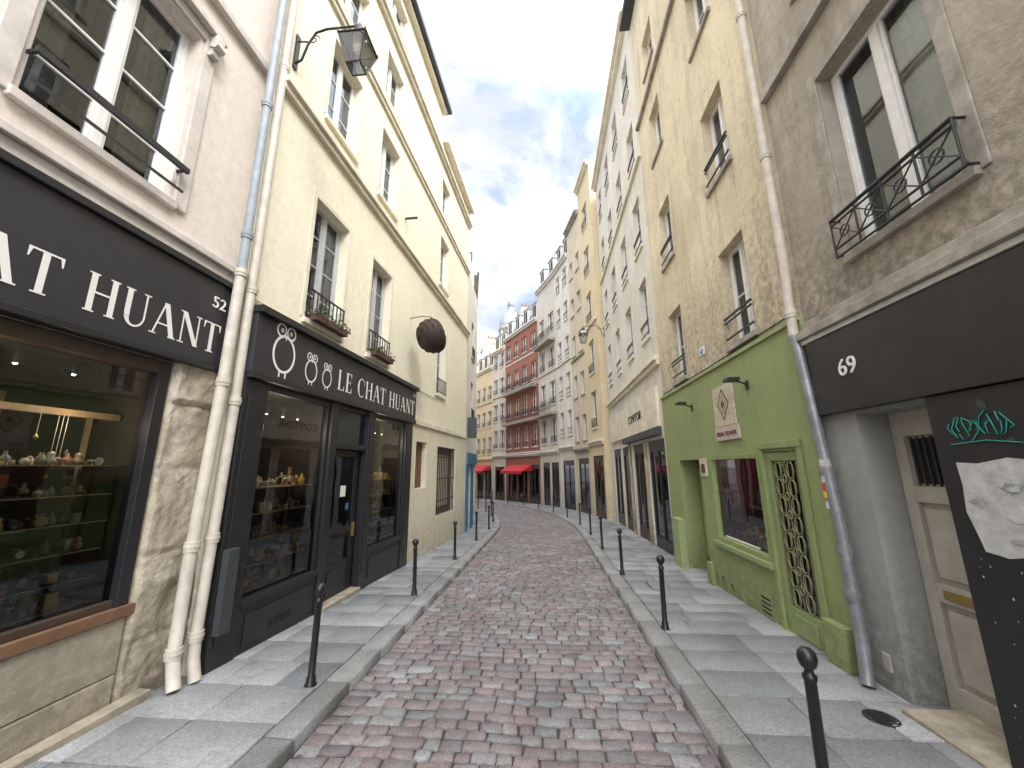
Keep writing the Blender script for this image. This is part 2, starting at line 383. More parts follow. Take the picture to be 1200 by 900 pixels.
def owl(mb,fr,u,z,s,w):
    ering(mb,fr,u,z+.36*s,.30*s,.37*s,.05*s,w)
    for du in(-.13,.13):
        ering(mb,fr,u+du*s,z+.80*s,.13*s,.14*s,.04*s,w+.001)
        ering(mb,fr,u+du*s*.9,z+.80*s,.04*s,.045*s,0,w+.002,fill=True,n=12)
    mb.add([fr.P(u-.035*s,w+.003,z+.71*s),fr.P(u+.035*s,w+.003,z+.71*s),fr.P(u,w+.003,z+.62*s)],[(0,1,2)],'letter_white')
    for du in(-.08,.08): mb.box(fr,u+(du-.018)*s,u+(du+.018)*s,w,w+.002,z-.09*s,z+.01*s,'letter_white')

def goods(mb,fr,u0,u1,w0,w1,z,n,rng,hmax=.25):
    for _ in range(n):
        u=rng.uniform(u0,u1);w=rng.uniform(w0,w1);k=rng.random();m='goods%d'%rng.choice([0,0,1,2,3,3,4,5,6,6,7,8,8,9,9]);s=rng.uniform(.3,1)*hmax
        p=fr.P(u,w,z)
        if k<.25: mb.box(fr,u-s*.3,u+s*.3,w-s*.2,w+s*.2,z+.001,z+s*rng.uniform(.3,.9),m)
        elif k<.42: mb.lathe(p,[(s*.22,0),(s*.3,s*.15),(s*.3,s*.5),(s*.1,s*.7),(s*.1,s*.95)],m,9)
        elif k<.50: mb.lathe(p,[(.02,0),(s*.28,s*.1),(s*.4,s*.35),(s*.3,s*.6),(.01,s*.7)],m,9)
        elif k<.64: mb.lathe(p,[(s*.15,0),(s*.06,s*.05),(s*.06,s*.3),(s*.45,s*.5),(s*.43,s*.53),(s*.05,s*.35)],m,9)
        elif k<.82:
            mb.lathe(p,[(s*.12,0),(s*.26,s*.12),(s*.27,s*.34),(s*.16,s*.52),(s*.2,s*.62),(s*.17,s*.76),(.005,s*.84)],m,9)
            a=fr.P(u+s*.12,w+s*.1,z+s*.66); mb.lathe(a,[(.004,0),(s*.05,s*.03),(.004,s*.08)],'goods5',6)
        elif k<.92:
            c=Vector(fr.P(u,w,z+s*.42)); 
            pts=[c+fr.d*math.cos(q*math.pi/6)*s*.42+Vector((0,0,1))*math.sin(q*math.pi/6)*s*.42 for q in range(12)]
            mb.add(pts,[tuple(range(12))],m); mb.tube(pts+[pts[0]],s*.03,'goods8',5,False)
        else:
            mb.lathe(p,[(s*.2,0),(s*.2,.01),(.012,.02),(.012,s*.8),(s*.12,s*.85),(s*.02,s*1.1)],m,8)
def interior(B,fr,u0,u1,z0,z1,dep=1.6,m='inside_brown',w=-.15):
    mb=B['interior']
    P=fr.P
    mb.quad(P(u0,w-dep,z0),P(u1,w-dep,z0),P(u1,w-dep,z1),P(u0,w-dep,z1),m)
    for u in(u0,u1): mb.quad(P(u,w,z0),P(u,w-dep,z0),P(u,w-dep,z1),P(u,w,z1),m)
    for z in(z0,z1): mb.quad(P(u0,w,z),P(u1,w,z),P(u1,w-dep,z),P(u0,w-dep,z),m)
def plight(fr,u,w,z,e,parent):
    l=bpy.data.lights.new('shop_lamp','POINT'); l.energy=e; l.color=(1,.82,.6); l.shadow_soft_size=.08
    o=bpy.data.objects.new('lamp_light',l); o.location=fr.P(u,w,z); sc.collection.objects.link(o); o.parent=parent

def stones(name,cells,mat,inset=.018,h=.012,jit=.004,depth=.05,tilt=.0,bed=None,wob=0):
    V=[];F=[];C=[]
    for (s0,s1,o0,o1,zb) in cells:
        g=bed; s0+=g;s1-=g;o0+=g;o1-=g
        cs=[(s0,o0),(s1,o0),(s1,o1),(s0,o1)]
        cs=[(a+random.uniform(-jit,jit),b+random.uniform(-jit,jit)) for a,b in cs]
        if wob: cs=[(a+wob*math.sin(o*2.1+a*.8)+wob*.5*math.sin(o*5.3+a*2.3),o) for a,o in cs]
        ms=sum(c[0] for c in cs)/4;mo=sum(c[1] for c in cs)/4
        dz=random.uniform(-.7,.7)*tilt; tx=random.uniform(-1,1)*tilt; ty=random.uniform(-1,1)*tilt; b=len(V)
        for lvl in range(3):
            for i,(a,o) in enumerate(cs):
                if lvl==2:
                    q=inset*random.uniform(.6,1.35)
                    a=ms+(a-ms)*(1-2*q/abs(s1-s0)); o=mo+(o-mo)*(1-2*q/abs(o1-o0))
                z={0:-depth,1:-h,2:0}[lvl]+dz+(tx*(1 if i in(0,1) else -1)+ty*(1 if i in(0,3) else -1))*.4*(lvl>0)
                x,y=path(a,o); V.append((x,y,gz(a)+zb+z))
        for l in(0,1):
            for i in range(4):
                j=(i+1)%4; F.append((b+l*4+i,b+l*4+j,b+l*4+4+j,b+l*4+4+i))
        F.append((b+8,b+9,b+10,b+11)); r=random.random(); C+= [r,random.random(),0,1]*12
    me=bpy.data.meshes.new(name); me.from_pydata(V,[],F); at=me.color_attributes.new('stone','FLOAT_COLOR','POINT'); at.data.foreach_set('color',C)
    me.materials.append(M[mat]); me.polygons.foreach_set('use_smooth',[True]*len(F)); me.update()
    o=bpy.data.objects.new(name,me); sc.collection.objects.link(o); return o
def strip(name,o0,o1,zo,mat,s0=-8,s1=95,n=None,parent=None):
    V=[];F=[];ss=[s0+(s1-s0)*i/120 for i in range(121)]
    for s in ss:
        for o in(o0,o1): x,y=path(s,o); V.append((x,y,gz(s)+zo))
    for i in range(120): F.append((2*i,2*i+1,2*i+3,2*i+2))
    me=bpy.data.meshes.new(name); me.from_pydata(V,[],F); me.materials.append(M[mat]); o=bpy.data.objects.new(name,me); sc.collection.objects.link(o); o.parent=parent; return o
HW=1.72; KW=.28; KH=.10
cells=[];s=-3.0
while s<75:
    L=random.choice([.13,.145,.155,.17]); o=-HW+.004
    while o<HW-.01:
        w=random.choice([.14,.18,.2,.22,.25,.29])*random.uniform(.93,1.07)
        if o+w>HW-.09: w=HW-.004-o
        cells.append((s,s+L,o,o+w,0)); o+=w
    s+=L
road=empty('cobbled_road')
c=stones('cobblestones',cells,'cobble',inset=.016,h=.013,jit=.010,tilt=.012,bed=.0045,wob=.022); c.parent=road
strip('bedding_sand',-HW-.1,HW+.1,-.020,'bedding',parent=road)
pav=empty('pavement')
cells=[]
for sg in(-1,1):
    s=-3.0
    while s<75:
        L=random.uniform(.75,1.15); a,b=sorted((sg*HW,sg*(HW+KW))); cells.append((s,s+L,a,b,KH)); s+=L
c=stones('kerb_stones',cells,'granite_kerb',inset=.02,h=.016,jit=.004,depth=.16,tilt=.004,bed=.003); c.parent=pav
cells=[]
for sg,ow in((-1,2.3),(1,2.45)):
    s=-3.0
    while s<75:
        L=random.uniform(.40,.6); o=HW+KW
        while o<HW+KW+ow:
            w=random.uniform(.5,.95)
            if o==HW+KW: w=random.uniform(.35,.9)
            a,b=sorted((sg*o,sg*(o+w))); cells.append((s,s+L,a,b,KH)); o+=w
        s+=L
c=stones('granite_slabs',cells,'granite_slab',inset=.006,h=.006,jit=.0025,depth=.05,tilt=.004,bed=.005); c.parent=pav
strip('pavement_bed_a',-5.5,-HW-.02,KH-.016,'bedding',parent=pav); strip('pavement_bed_b',HW+.02,5.5,KH-.016,'bedding',parent=pav)
mb=MB(); mb.quad((-900,-900,-1.8),(900,-900,-1.8),(900,900,-1.8),(-900,900,-1.8),'earth'); mb.obj('ground')

# ------------------------------------------------------------ LEFT NEAR BUILDING
FL=Fr((-4.1,0),0,(0,1),(1,0)); Y1=4.42
B=Bld('pink_plaster_building_with_shop')
ops=[(.75,3.76,.98,3.42,.14),(-1.6,.3,.2,3.42,.3),(2.12,3.38,5.2,7.45,.2),(-.9,.36,5.2,7.45,.2)]
for zb in(8.9,12.2): ops+=[(2.12,3.38,zb,zb+2,.2),(-.9,.36,zb,zb+2,.2)]
facade(B,FL,-6,Y1,-.5,15.5,ops,[(.98,'limestone_panel'),(3.44,'limestone'),(99,'plaster_pink')])
body(B,FL,-6,Y1,-.5,15.5,'plaster_pink')
for o in ops[2:]:
    window(B,FL,*o[:4],dp=.2,bars=3,cur=1 if o[2]<6 else None,sm='trim_pink',rail=None)
    t=B['trim']; a,b,z0,z1=o[:4]
    t.box(FL,a-.19,a-.04,0,.035,z0-.05,z1+.15,'trim_pink'); t.box(FL,b+.04,b+.19,0,.035,z0-.05,z1+.15,'trim_pink'); t.box(FL,a-.037,b+.037,0,.035,z1+.03,z1+.15,'trim_pink')
    t.box(FL,a-.24,b+.24,0,.12,z1+.16,z1+.24,'trim_pink')
    r=B['railings']; r.box(FL,a-.02,b+.06,.09,.13,z0+.36,z0+.42,'iron_black'); r.box(FL,a,b+.04,.10,.12,z0+.10,z0+.125,'iron_black')
    for x in(a,b+.03): r.box(FL,x-.012,x+.012,.0,.11,z0+.37,z0+.40,'iron_black')
    for x in(a-.1,b+.12):
        t.box(FL,x-.05,x+.05,.036,.15,z1-.02,z1+.155,'trim_pink'); t.box(FL,x-.04,x+.04,.036,.1,z1-.12,z1-.022,'trim_pink')
        t.tube([FL.P(x-.06,.12,z1-.0),FL.P(x+.06,.12,z1-.0)],.05,'trim_pink',10); t.tube([FL.P(x-.05,.07,z1-.12),FL.P(x+.05,.07,z1-.12)],.035,'trim_pink',10)
t=B['trim']
t.box(FL,-6,Y1-.02,0,.10,4.78,4.86,'trim_pink'); t.box(FL,-6,Y1-.02,0,.05,4.62,4.778,'trim_pink')
t.box(FL,-6,Y1-.02,0,.09,8.1,8.22,'trim_pink')
sf=B['shopfront']
sf.box(FL,-2.5,4.27,.0,.12,3.50,4.52,'sign_black'); sf.box(FL,-2.5,4.29,.0,.16,4.523,4.60,'black_paint'); sf.box(FL,-2.5,4.28,.0,.14,3.43,3.497,'black_paint')
sf.box(FL,3.63,3.75,-.1,.02,1.0,3.41,'black_paint'); sf.box(FL,.76,3.63,-.1,.02,3.28,3.41,'wood_dark'); sf.box(FL,.7,3.80,-.12,.05,.90,1.0,'wood_brown'); sf.box(FL,.76,.86,-.1,.02,1.0,3.28,'black_paint')
sf.box(FL,.86,3.63,-.085,-.0,1.003,1.07,'wood_dark')
B['glass'].quad(FL.P(.86,-.06,1.0),FL.P(3.63,-.06,1.0),FL.P(3.63,-.06,3.3),FL.P(.86,-.06,3.3),'glass_shop')
interior(B,FL,.5,3.75,.95,3.42,1.5,'inside_brown',-.14)
rng=random.Random(3); ib=B['shop_goods']
for z,wd,hm in((1.08,.95,.17),(1.30,.75,.14),(1.55,.6,.14),(1.80,.5,.13),(2.05,.42,.13),(2.32,.35,.14)):
    ib.box(FL,.9,3.6,-.2-wd,-.2,z-.012,z,'wood_tan' if z<1.2 else 'inside_brown'); ib.box(FL,.9,3.6,-.2,-.195,z-.013,z-.002,'wood_tan'); goods(ib,FL,1.0,3.5,-.2-wd+.1,-.24,z,130 if z<1.2 else 95,rng,hm)
for u in(1.7,2.62,3.55): ib.box(FL,u,u+.03,-.62,-.58,1.08,2.8,'wood_tan')
ib.box(FL,.9,3.7,-.5,-.42,2.78,2.84,'wood_tan')
# hanging jewellery in the window
for q in range(26):
    u=rng.uniform(1.0,3.5); zz=rng.uniform(2.1,2.7); w_=rng.uniform(-.45,-.3); ib.tube([FL.P(u,w_,2.78),FL.P(u,w_,zz)],.003,'goods8',4,False); ib.lathe(FL.P(u,w_,zz-.05),[(.004,0),(.02,.02),(.004,.05)],rng.choice(['brass','goods5','goods3']),7)
for u,z in((1.2,2.4),(1.9,2.6),(2.6,2.35),(3.1,2.6)):
    ib.box(FL,u,u+.42,-1.62,-1.6,z,z+.5,'wood_tan'); ib.box(FL,u+.05,u+.37,-1.6,-1.595,z+.05,z+.45,'goods%d'%rng.randrange(10))
goods(ib,FL,1.0,3.5,-1.5,-1.3,2.1,24,rng,.3)
for u in(1.6,2.3,3.0,3.45): ib.lathe(FL.P(u,-.75,3.3),[(.03,-.06),(.035,-.02),(.02,.08)],'iron_black',8); ib.lathe(FL.P(u,-.75,3.23),[(.012,0),(.018,.012)],'bulb',8)
plight(FL,2.2,-.2,3.1,13,B.e); plight(FL,3.2,-.2,2.7,7,B.e)
sf.box(FL,-1.6,.3,-.28,-.22,.2,3.42,'black_paint')
bl=B['pier']; nu,nz=22,110; vs=[]
u0,u1,z0,z1=3.765,Y1-.005,-.25,3.43
for j in range(nz+1):
    z=z0+(z1-z0)*j/nz
    for i in range(nu+1):
        u=u0+(u1-u0)*i/nu
        d=.05+.035*mnoise.fractal(Vector((u*3,z*2.2,1.3)),1.0,2.0,5)+.012*mnoise.noise(Vector((u*16,z*16,4)))
        if z>3.02: d+=.03
        if min(abs(z-q) for q in(.62,1.42,2.28,3.0))<.018: d-=.018
        if i in(0,nu): d=-.05
        vs.append(FL.P(u+.012*mnoise.noise(Vector((z*3,u,7))),d,z))
bl.add(vs,[(j*(nu+1)+i,j*(nu+1)+i+1,(j+1)*(nu+1)+i+1,(j+1)*(nu+1)+i) for j in range(nz) for i in range(nu)],'limestone',True)
for k,(a,b) in enumerate(((.7,1.6),(1.606,2.7),(2.706,3.755))): 
    B['blocks'].box(FL,a,b,-.05,.02,-.2,.40,'limestone_panel'); B['blocks'].box(FL,a,b,-.05,.02,.406,.895,'limestone_panel')
B['trim'].box(FL,-2,4.0,.03,.17,-.2,.165,'step_stone')
sg=B['lettering']
textmesh(sg,FL,'LE CHAT HUANT',.86,.123,3.64,.36,1,width=3.33)
B.done()
font_text('house_number','52',FL,4.10,.125,4.2,.2,1,B.e)

# ------------------------------------------------------------ LEFT CREAM BUILDING
FC=Fr((-3.88,4.42),4.42,(.045,1),(1,-.045)); E2=16.0
B=Bld('cream_building_with_black_shopfront')
ops=[(4.8,9.75,-.5,3.5,.05)]
wins=[(5.5,6.5),(7.5,8.45),(12.0,12.95)]
W=[]
for z0,z1 in((4.65,6.85),(8.55,10.35),(11.3,12.75)):
    for a,b in wins: W.append((a,b,z0,z1,.24))
W2=[(a,b,13.95,15.0,.2) for a,b in wins[:2]]
ops2=[(10.55,11.4,1.7,3.0,.2),(12.4,14.5,.75,2.95,.2)]
facade(B,FC,4.42,E2,-1,13.4,ops+W+ops2,[(3.5,'plaster_cream_dark'),(99,'plaster_cream')])
facade(B,FC,4.42,11.8,13.4,15.5,W2,[(99,'plaster_cream')])
body(B,FC,4.42,11.8,-1,15.5,'plaster_cream'); body(B,FC,11.8,E2,-1,14.3,'plaster_cream')
facade(B,FC,11.8,E2,13.4,14.3,[],[(99,'plaster_cream')])
for k,o in enumerate(W+W2):
    window(B,FC,*o[:4],dp=.22,bars=3 if o[2]<5 else 2,sm='trim_cream',rail='grid' if o[2]<5 else None,fm='window_grey' if (o[2]<8 and k<2) else 'window_white')
lf=B['window_box_plants']
for a,b in wins[:2]:
    for _ in range(300):
        u=random.uniform(a-.03,b+.03);w=random.uniform(.02,.24);z=4.74+abs(random.gauss(0,.1))*(1 if math.sin(u*17)>-.3 else .4)-.05*random.random(); d=.035
        p=[Vector(FC.P(u,w,z))+Vector([random.uniform(-d,d) for _ in range(3)]) for _ in range(3)]; lf.add(p,[(0,1,2)],'leaf' if random.random()<.93 else 'flower_pink')
    B['window_boxes'].box(FC,a+.05,b-.05,.08,.2,4.63,4.74,'plaque_brown')
t=B['trim']
for zc,pr in((8.05,.14),(11.0,.10),(13.4,.16)):
    t.box(FC,4.42,E2+.05,0,pr,zc,zc+.10,'trim_cream'); t.box(FC,4.42,E2+.03,0,pr*.6,zc-.11,zc-.003,'trim_cream')
t.box(FC,11.85,E2+.1,0,.22,14.15,14.35,'trim_cream')
t.box(FC,4.42,11.8,0,.16,15.3,15.42,'trim_cream')
t.box(FC,4.42,11.95,.0,.3,15.45,15.6,'gutter_dark')
for a,b in wins:
    for z0,z1 in((4.65,6.85),(8.55,10.35)):
        t.box(FC,a-.1,a-.003,0,.018,z0,z1+.1,'trim_cream'); t.box(FC,b+.003,b+.1,0,.018,z0,z1+.1,'trim_cream'); t.box(FC,a,b,0,.018,z1+.003,z1+.1,'trim_cream')
t.box(FC,10.15,E2,0,.05,3.45,3.6,'trim_cream')
sf=B['shopfront']; k='black_paint'
sf.box(FC,4.46,10.05,.0,.14,3.50,4.30,'sign_black'); sf.box(FC,4.44,10.08,.0,.22,4.303,4.40,k); sf.box(FC,4.46,10.06,.0,.17,3.42,3.497,k)
def post(a,b):
    sf.box(FC,a,b,-.05,.09,-.4,3.418,k)
    if b-a>.25: sf.box(FC,a+.07,b-.07,.09,.105,.3,3.2,k)
for a,b in((4.46,4.85),(6.38,6.58),(7.68,7.95),(9.6,10.03)): post(a,b)
for a,b in((4.85,6.38),(7.95,9.6)):
    sf.box(FC,a,b,-.05,.06,-.4,.60,k); sf.box(FC,a,b,-.05,.10,.60,.68,k); sf.box(FC,a,b,-.03,.05,3.32,3.418,k)
    sf.box(FC,a+.12,b-.12,.06,.075,.12,.5,k)
    for q in((a,a+.06),(b-.06,b)): sf.box(FC,q[0],q[1],-.03,.04,.68,3.32,k)
    B['glass'].quad(FC.P(a,-.01,.68),FC.P(b,-.01,.68),FC.P(b,-.01,3.33),FC.P(a,-.01,3.33),'glass_shop')
    interior(B,FC,a-.1,b+.1,.6,3.4,1.5,'inside_brown',-.06)
    rng=random.Random(int(a*9)); ib=B['shop_goods']
    for z in(.72,1.02,1.34,1.68,2.02):
        dd=.72-.12*z
        ib.box(FC,a+.1,b-.1,-.1-dd,-.1,z-.018,z,'wood_tan'); goods(ib,FC,a+.18,b-.18,-.05-dd,-.16,z,60,rng,.19)
    for z in(1.2,1.7,2.2): ib.box(FC,a+.1,b-.1,-1.5,-1.2,z-.02,z,'wood_tan'); goods(ib,FC,a+.18,b-.18,-1.45,-1.25,z,22,rng,.26)
    ib.box(FC,a+.15,a+.19,-.5,-.46,.72,2.3,'wood_tan'); ib.box(FC,b-.19,b-.15,-.5,-.46,.72,2.3,'wood_tan')
    for q in range(4):
        u=a+.25+.35*q; ib.lathe(FC.P(u,-.4,3.15),[(.028,-.06),(.032,0),(.02,.08)],'iron_black',8); ib.lathe(FC.P(u,-.4,3.08),[(.010,0),(.018,.012)],'bulb',8)
    plight(FC,(a+b)/2,-.2,2.9,20,B.e)
for q in range(9): sf.box(FC,5.4+q*.05,5.43+q*.05,.076,.085,.2,.3,'dark_inside')
d=B['door']
d.box(FC,6.58,7.68,-.05,.06,2.62,2.72,k)
d.box(FC,6.58,7.68,-.03,.04,3.34,3.418,k)
B['glass'].quad(FC.P(6.58,-.01,2.7),FC.P(7.68,-.01,2.7),FC.P(7.68,-.01,3.35),FC.P(6.58,-.01,3.35),'glass_shop')
for a,b in((6.60,6.74),(7.52,7.66)): d.box(FC,a,b,-.12,-.06,0,2.61,k)
d.box(FC,6.74,7.52,-.12,-.06,2.48,2.61,k); d.box(FC,6.74,7.52,-.12,-.06,-.1,.62,k); d.box(FC,6.74,7.52,-.115,-.065,1.1,1.2,k); d.box(FC,6.84,7.42,-.06,-.045,.12,.5,k)
B['glass'].quad(FC.P(6.74,-.09,.62),FC.P(7.52,-.09,.62),FC.P(7.52,-.09,2.5),FC.P(6.74,-.09,2.5),'glass_shop')
d.box(FC,7.54,7.58,-.058,-.01,1.0,1.25,'brass'); d.box(FC,7.1,7.28,-.085,-.08,1.75,1.95,'letter_white'); d.box(FC,7.32,7.42,-.085,-.08,1.5,1.62,'blue_door')
interior(B,FC,6.45,7.8,-.4,3.4,1.8,'inside_brown',-.13)
B['trim'].box(FC,6.56,7.7,-.1,.14,-.3,.06,'step_stone')
lg=B['lettering']
textmesh(lg,FC,'LE CHAT HUANT',6.35,.143,3.64,.36,1,width=3.6)
owl(lg,FC,5.0,3.60,.76,.144); owl(lg,FC,5.62,3.60,.50,.144); owl(lg,FC,6.04,3.60,.44,.144)
d.box(FC,10.55,11.4,-.2,-.15,1.7,3.0,'wood_tan'); 
for q in range(7): d.box(FC,10.6+q*.115,10.62+q*.115,-.15,-.12,1.72,2.98,'wood_brown')
d.box(FC,12.4,14.5,-.2,-.16,.75,2.95,'wood_brown')
for q in range(12): B['railings'].box(FC,12.45+q*.18,12.47+q*.18,-.05,-.03,.75,2.95,'iron_black')
for zz in(1.2,1.9,2.6): B['railings'].box(FC,12.4,14.5,-.052,-.028,zz,zz+.03,'iron_black')
d.box(FC,12.9,14.0,-.155,-.13,1.0,2.7,'plaque_cream')
d.box(FC,4.46,4.62,.107,.19,.45,1.35,'gutter_dark')
B['trim'].box(FC,9.0,9.05,0,.35,8.9,8.95,'iron_black')
B.done()
font_text('house_number','50',FC,9.9,.142,4.12,.12,1,B.e)

B=Bld('hanging_wicker_sign'); mb=B['pot']
c=Vector(FC.P(9.7,.62,5.75)); ax=(FC.d*.62+FC.n*.70+Vector((0,0,.36))).normalized()
x=ax.cross(Vector((0,0,1))).normalized(); y=x.cross(ax)
prof=[(-.36,.05),(-.34,.16),(-.29,.27),(-.18,.37),(-.04,.42),(.10,.43),(.20,.40),(.20,.37),(.05,.37),(-.1,.3)]
vs=[];n=28
for t_,r in prof:
    for k in range(n):
        q=2*math.pi*k/n; rr=r*(1+.03*(k%2)); vs.append(c+ax*t_+x*math.cos(q)*rr+y*math.sin(q)*rr*1.08)
fs=[(i*n+k,i*n+(k+1)%n,(i+1)*n+(k+1)%n,(i+1)*n+k) for i in range(len(prof)-1) for k in range(n)]
mb.add(vs,fs,'wicker',True)
for t_,r in((-.29,.28),(-.18,.38),(-.04,.43),(.10,.44),(.2,.4)): mb.tube([c+ax*t_+x*math.cos(q*math.pi/10)*r+y*math.sin(q*math.pi/10)*r*1.08 for q in range(21)],.014,'wicker',5,False)
for k in range(-5,6):
    h_=.07*k; L_=math.sqrt(max(.01,.38**2-h_**2)); mb.tube([c+ax*.19+x*h_-y*L_,c+ax*.23+x*h_,c+ax*.19+x*h_+y*L_],.016,'wicker_light',5)
B['bracket'].tube([FC.P(9.7,0,6.3),FC.P(9.7,.35,6.34),FC.P(9.7,.62,6.3),c+Vector((0,0,.42))],.012,'iron_black',6)
B.done()

def pipe(name,pts,r,m,brk=(),fr=None):
    B=Bld(name); B['pipe'].tube(pts,r,m,14)
    for p in brk:
        B['collars'].tube([(p[0],p[1],p[2]-.05),(p[0],p[1],p[2]+.05)],r*1.22,m,14)
        B['collars'].tube([(p[0],p[1],p[2]-.010),(p[0],p[1],p[2]+.010)],r*1.32,m,14)
    B.done()
x0,y0=-3.88,4.24
pipe('drainpipe',[(x0,y0,4.8),(x0,y0,15.4)],.055,'pipe_bluegrey',[(x0,y0,z) for z in(5.3,7.4,9.6,12)])
pipe('drainpipe',[(x0+.09,y0-.14,.10),(x0+.04,y0-.12,.24),(x0,y0-.11,.4),(x0,y0-.1,1.2),(x0,y0-.02,3.4),(x0,y0,4.8)],.062,'pipe_beige',[(x0,y0-.11,.42),(x0,y0-.09,1.45),(x0,y0-.02,3.3),(x0,y0,4.75)])
y0=4.41
pipe('drainpipe',[(x0+.12,y0-.10,.08),(x0+.05,y0-.08,.28),(x0+.03,y0-.07,.5),(x0+.02,y0,3.0),(x0+.02,y0+.02,15.4)],.06,'pipe_beige',[(x0+.03,y0-.07,.5),(x0+.025,y0-.04,1.5),(x0+.02,y0,3.1),(x0+.02,y0+.01,4.6),(x0+.02,y0+.02,8.3)])

# ------------------------------------------------------------ lanterns
def lantern(name,fr,u,zl,reach,sc_=1):
    B=Bld(name); c=fr.P(u,reach,0); cx,cy=c[0],c[1]; f=B['frame'];g=B['glass_panes']
    hb,ht,H=.12*sc_,.24*sc_,.5*sc_
    def ring(h,z): return [(cx-h,cy-h,z),(cx+h,cy-h,z),(cx+h,cy+h,z),(cx-h,cy+h,z)]
    a=ring(hb,zl);b=ring(ht,zl+H);cc=ring(.1*sc_,zl+H+.2*sc_)
    for i in range(4):
        j=(i+1)%4; g.quad(a[i],a[j],b[j],b[i],'glass_lamp'); f.quad(b[i],b[j],cc[j],cc[i],'poster_white')
        f.tube([b[i],cc[i]],.014*sc_,'iron_black',6)
        f.tube([a[i],b[i]],.011*sc_,'iron_black',6); f.tube([a[i],a[j]],.014*sc_,'iron_black',6); f.tube([b[i],b[j]],.018*sc_,'iron_black',6)
        f.tube([b[i],(b[i][0],b[i][1],b[i][2]+.05)],.018*sc_,'iron_black',6)
    g.quad(*a,'glass_lamp')
    f.lathe((cx,cy,zl+H+.2*sc_),[(.12*sc_,0),(.12*sc_,.03),(.08*sc_,.05),(.09*sc_,.14),(.03*sc_,.18),(.03*sc_,.24)],'iron_black',10)
    f.lathe((cx,cy,zl+H-.16*sc_),[(.02,0),(.07*sc_,.03),(.09*sc_,.12),(.1*sc_,.3)],'window_white',10)
    zt=zl+H+.42*sc_; br=B['bracket']
    br.tube([fr.P(u,0,zt-.55),fr.P(u,.12,zt-.5),fr.P(u,.2,zt-.2),fr.P(u,.32,zt+.02),fr.P(u,.5,zt+.06),fr.P(u,reach,zt+.02),fr.P(u,reach,zt-.02)],.018,'iron_black',8)
    br.tube([fr.P(u,.0,zt-.1),fr.P(u,.22,zt-.15)],.013,'iron_black',6)
    sp=[fr.P(u,.30+.1*math.cos(q*.7)*(1-q/14),zt-.12+.1*math.sin(q*.7)*(1-q/14)) for q in range(12)]
    br.tube(sp,.009,'iron_black',6)
    br.box(fr,u-.04,u+.04,0,.03,zt-.65,zt+.0,'iron_black')
    B.done()
lantern('wall_lantern',FC,4.62,8.35,1.08,.9)

# ------------------------------------------------------------ RIGHT: GREY BUILDING 69
FR=Fr((3.35,0),0,(0,1),(-1,0)); SP=4.98
B=Bld('grey_building_with_black_shopfront')
ops=[(3.62,4.45,-.5,2.80,.36),(2.86,4.06,4.5,6.78,.24),(-.6,.7,4.5,6.78,.24)]
for zb in(8.2,11.3): ops+=[(2.86,4.06,zb,zb+1.9,.24),(-.6,.7,zb,zb+1.9,.24)]
facade(B,FR,-6,SP,-.5,15,ops,[(2.84,'plaster_grey_low'),(99,'plaster_grey')])
body(B,FR,-6,SP,-.5,15,'plaster_grey')
for i,o in enumerate(ops[1:]):
    window(B,FR,*o[:4],dp=.22,bars=0 if i<2 else 2,cur=0 if i else 3,sm='trim_grey',rail='cross')
    t=B['trim']; a,b,z0,z1=o[:4]
    for q in((a-.13,a-.003),(b+.003,b+.13)): t.box(FR,q[0],q[1],0,.02,z0-.05,z1+.13,'trim_grey')
    t.box(FR,a,b,0,.02,z1+.003,z1+.13,'trim_grey')
t=B['trim']
t.box(FR,-6,SP-.02,0,.15,3.80,3.90,'trim_grey'); t.box(FR,-6,SP-.02,0,.10,3.74,3.797,'trim_white')
t.box(FR,-6,SP-.02,0,.09,7.45,7.6,'trim_grey')
t.box(FR,-6,SP-.02,0,.05,3.90,4.03,'trim_grey')
sf=B['shopfront']; sf.box(FR,-2,4.88,0,.10,2.84,3.72,'black_paint')
sf.box(FR,1.4,3.6,.0,.06,-.1,2.835,'black_paint')
pb=B['poster']
rng=random.Random(5); P=[(2.55,1.62),(2.8,1.58),(3.1,1.64),(3.25,1.60),(3.40,1.62),(3.43,1.75),(3.47,1.9),(3.45,2.1),(3.46,2.28),(3.3,2.27),(3.1,2.31),(2.8,2.27),(2.5,2.32)]
pb.add([FR.P(u,.066,z) for u,z in P],[tuple(range(len(P)))],'poster_white')
def scrap(cu,cz,ru,rz,w,m,n=14):
    pb.add([FR.P(cu+ru*math.cos(2*math.pi*k/n)*rng.uniform(.45,1.2),w,cz+rz*math.sin(2*math.pi*k/n)*rng.uniform(.45,1.2)) for k in range(n)],[tuple(range(n))],m)
for k in range(16): scrap(rng.uniform(2.65,3.38),rng.uniform(1.68,2.24),rng.uniform(.03,.13),rng.uniform(.015,.05),.0665+.0005*k,rng.choice(['poster_grey','poster_white','poster_grey','window_grey']))
for k in range(5): scrap(rng.uniform(2.6,3.4),rng.uniform(2.42,2.75),rng.uniform(.03,.09),rng.uniform(.02,.05),.0625+.0003*k,'gutter_dark')
g=B['graffiti']
for sx in range(5):
    u=3.44-.085*sx; pts=[]
    for k in range(9): pts.append(FR.P(u-.02*k*.5+.03*math.sin(k*1.9+sx),.066,2.51+.075*math.cos(k*1.15+sx*1.7)+.01*k))
    g.tube(pts,.0045,'graffiti_cyan',5)
g.tube([FR.P(3.46,.066,2.42),FR.P(3.2,.066,2.44),FR.P(2.98,.066,2.41)],.0045,'graffiti_cyan',5)
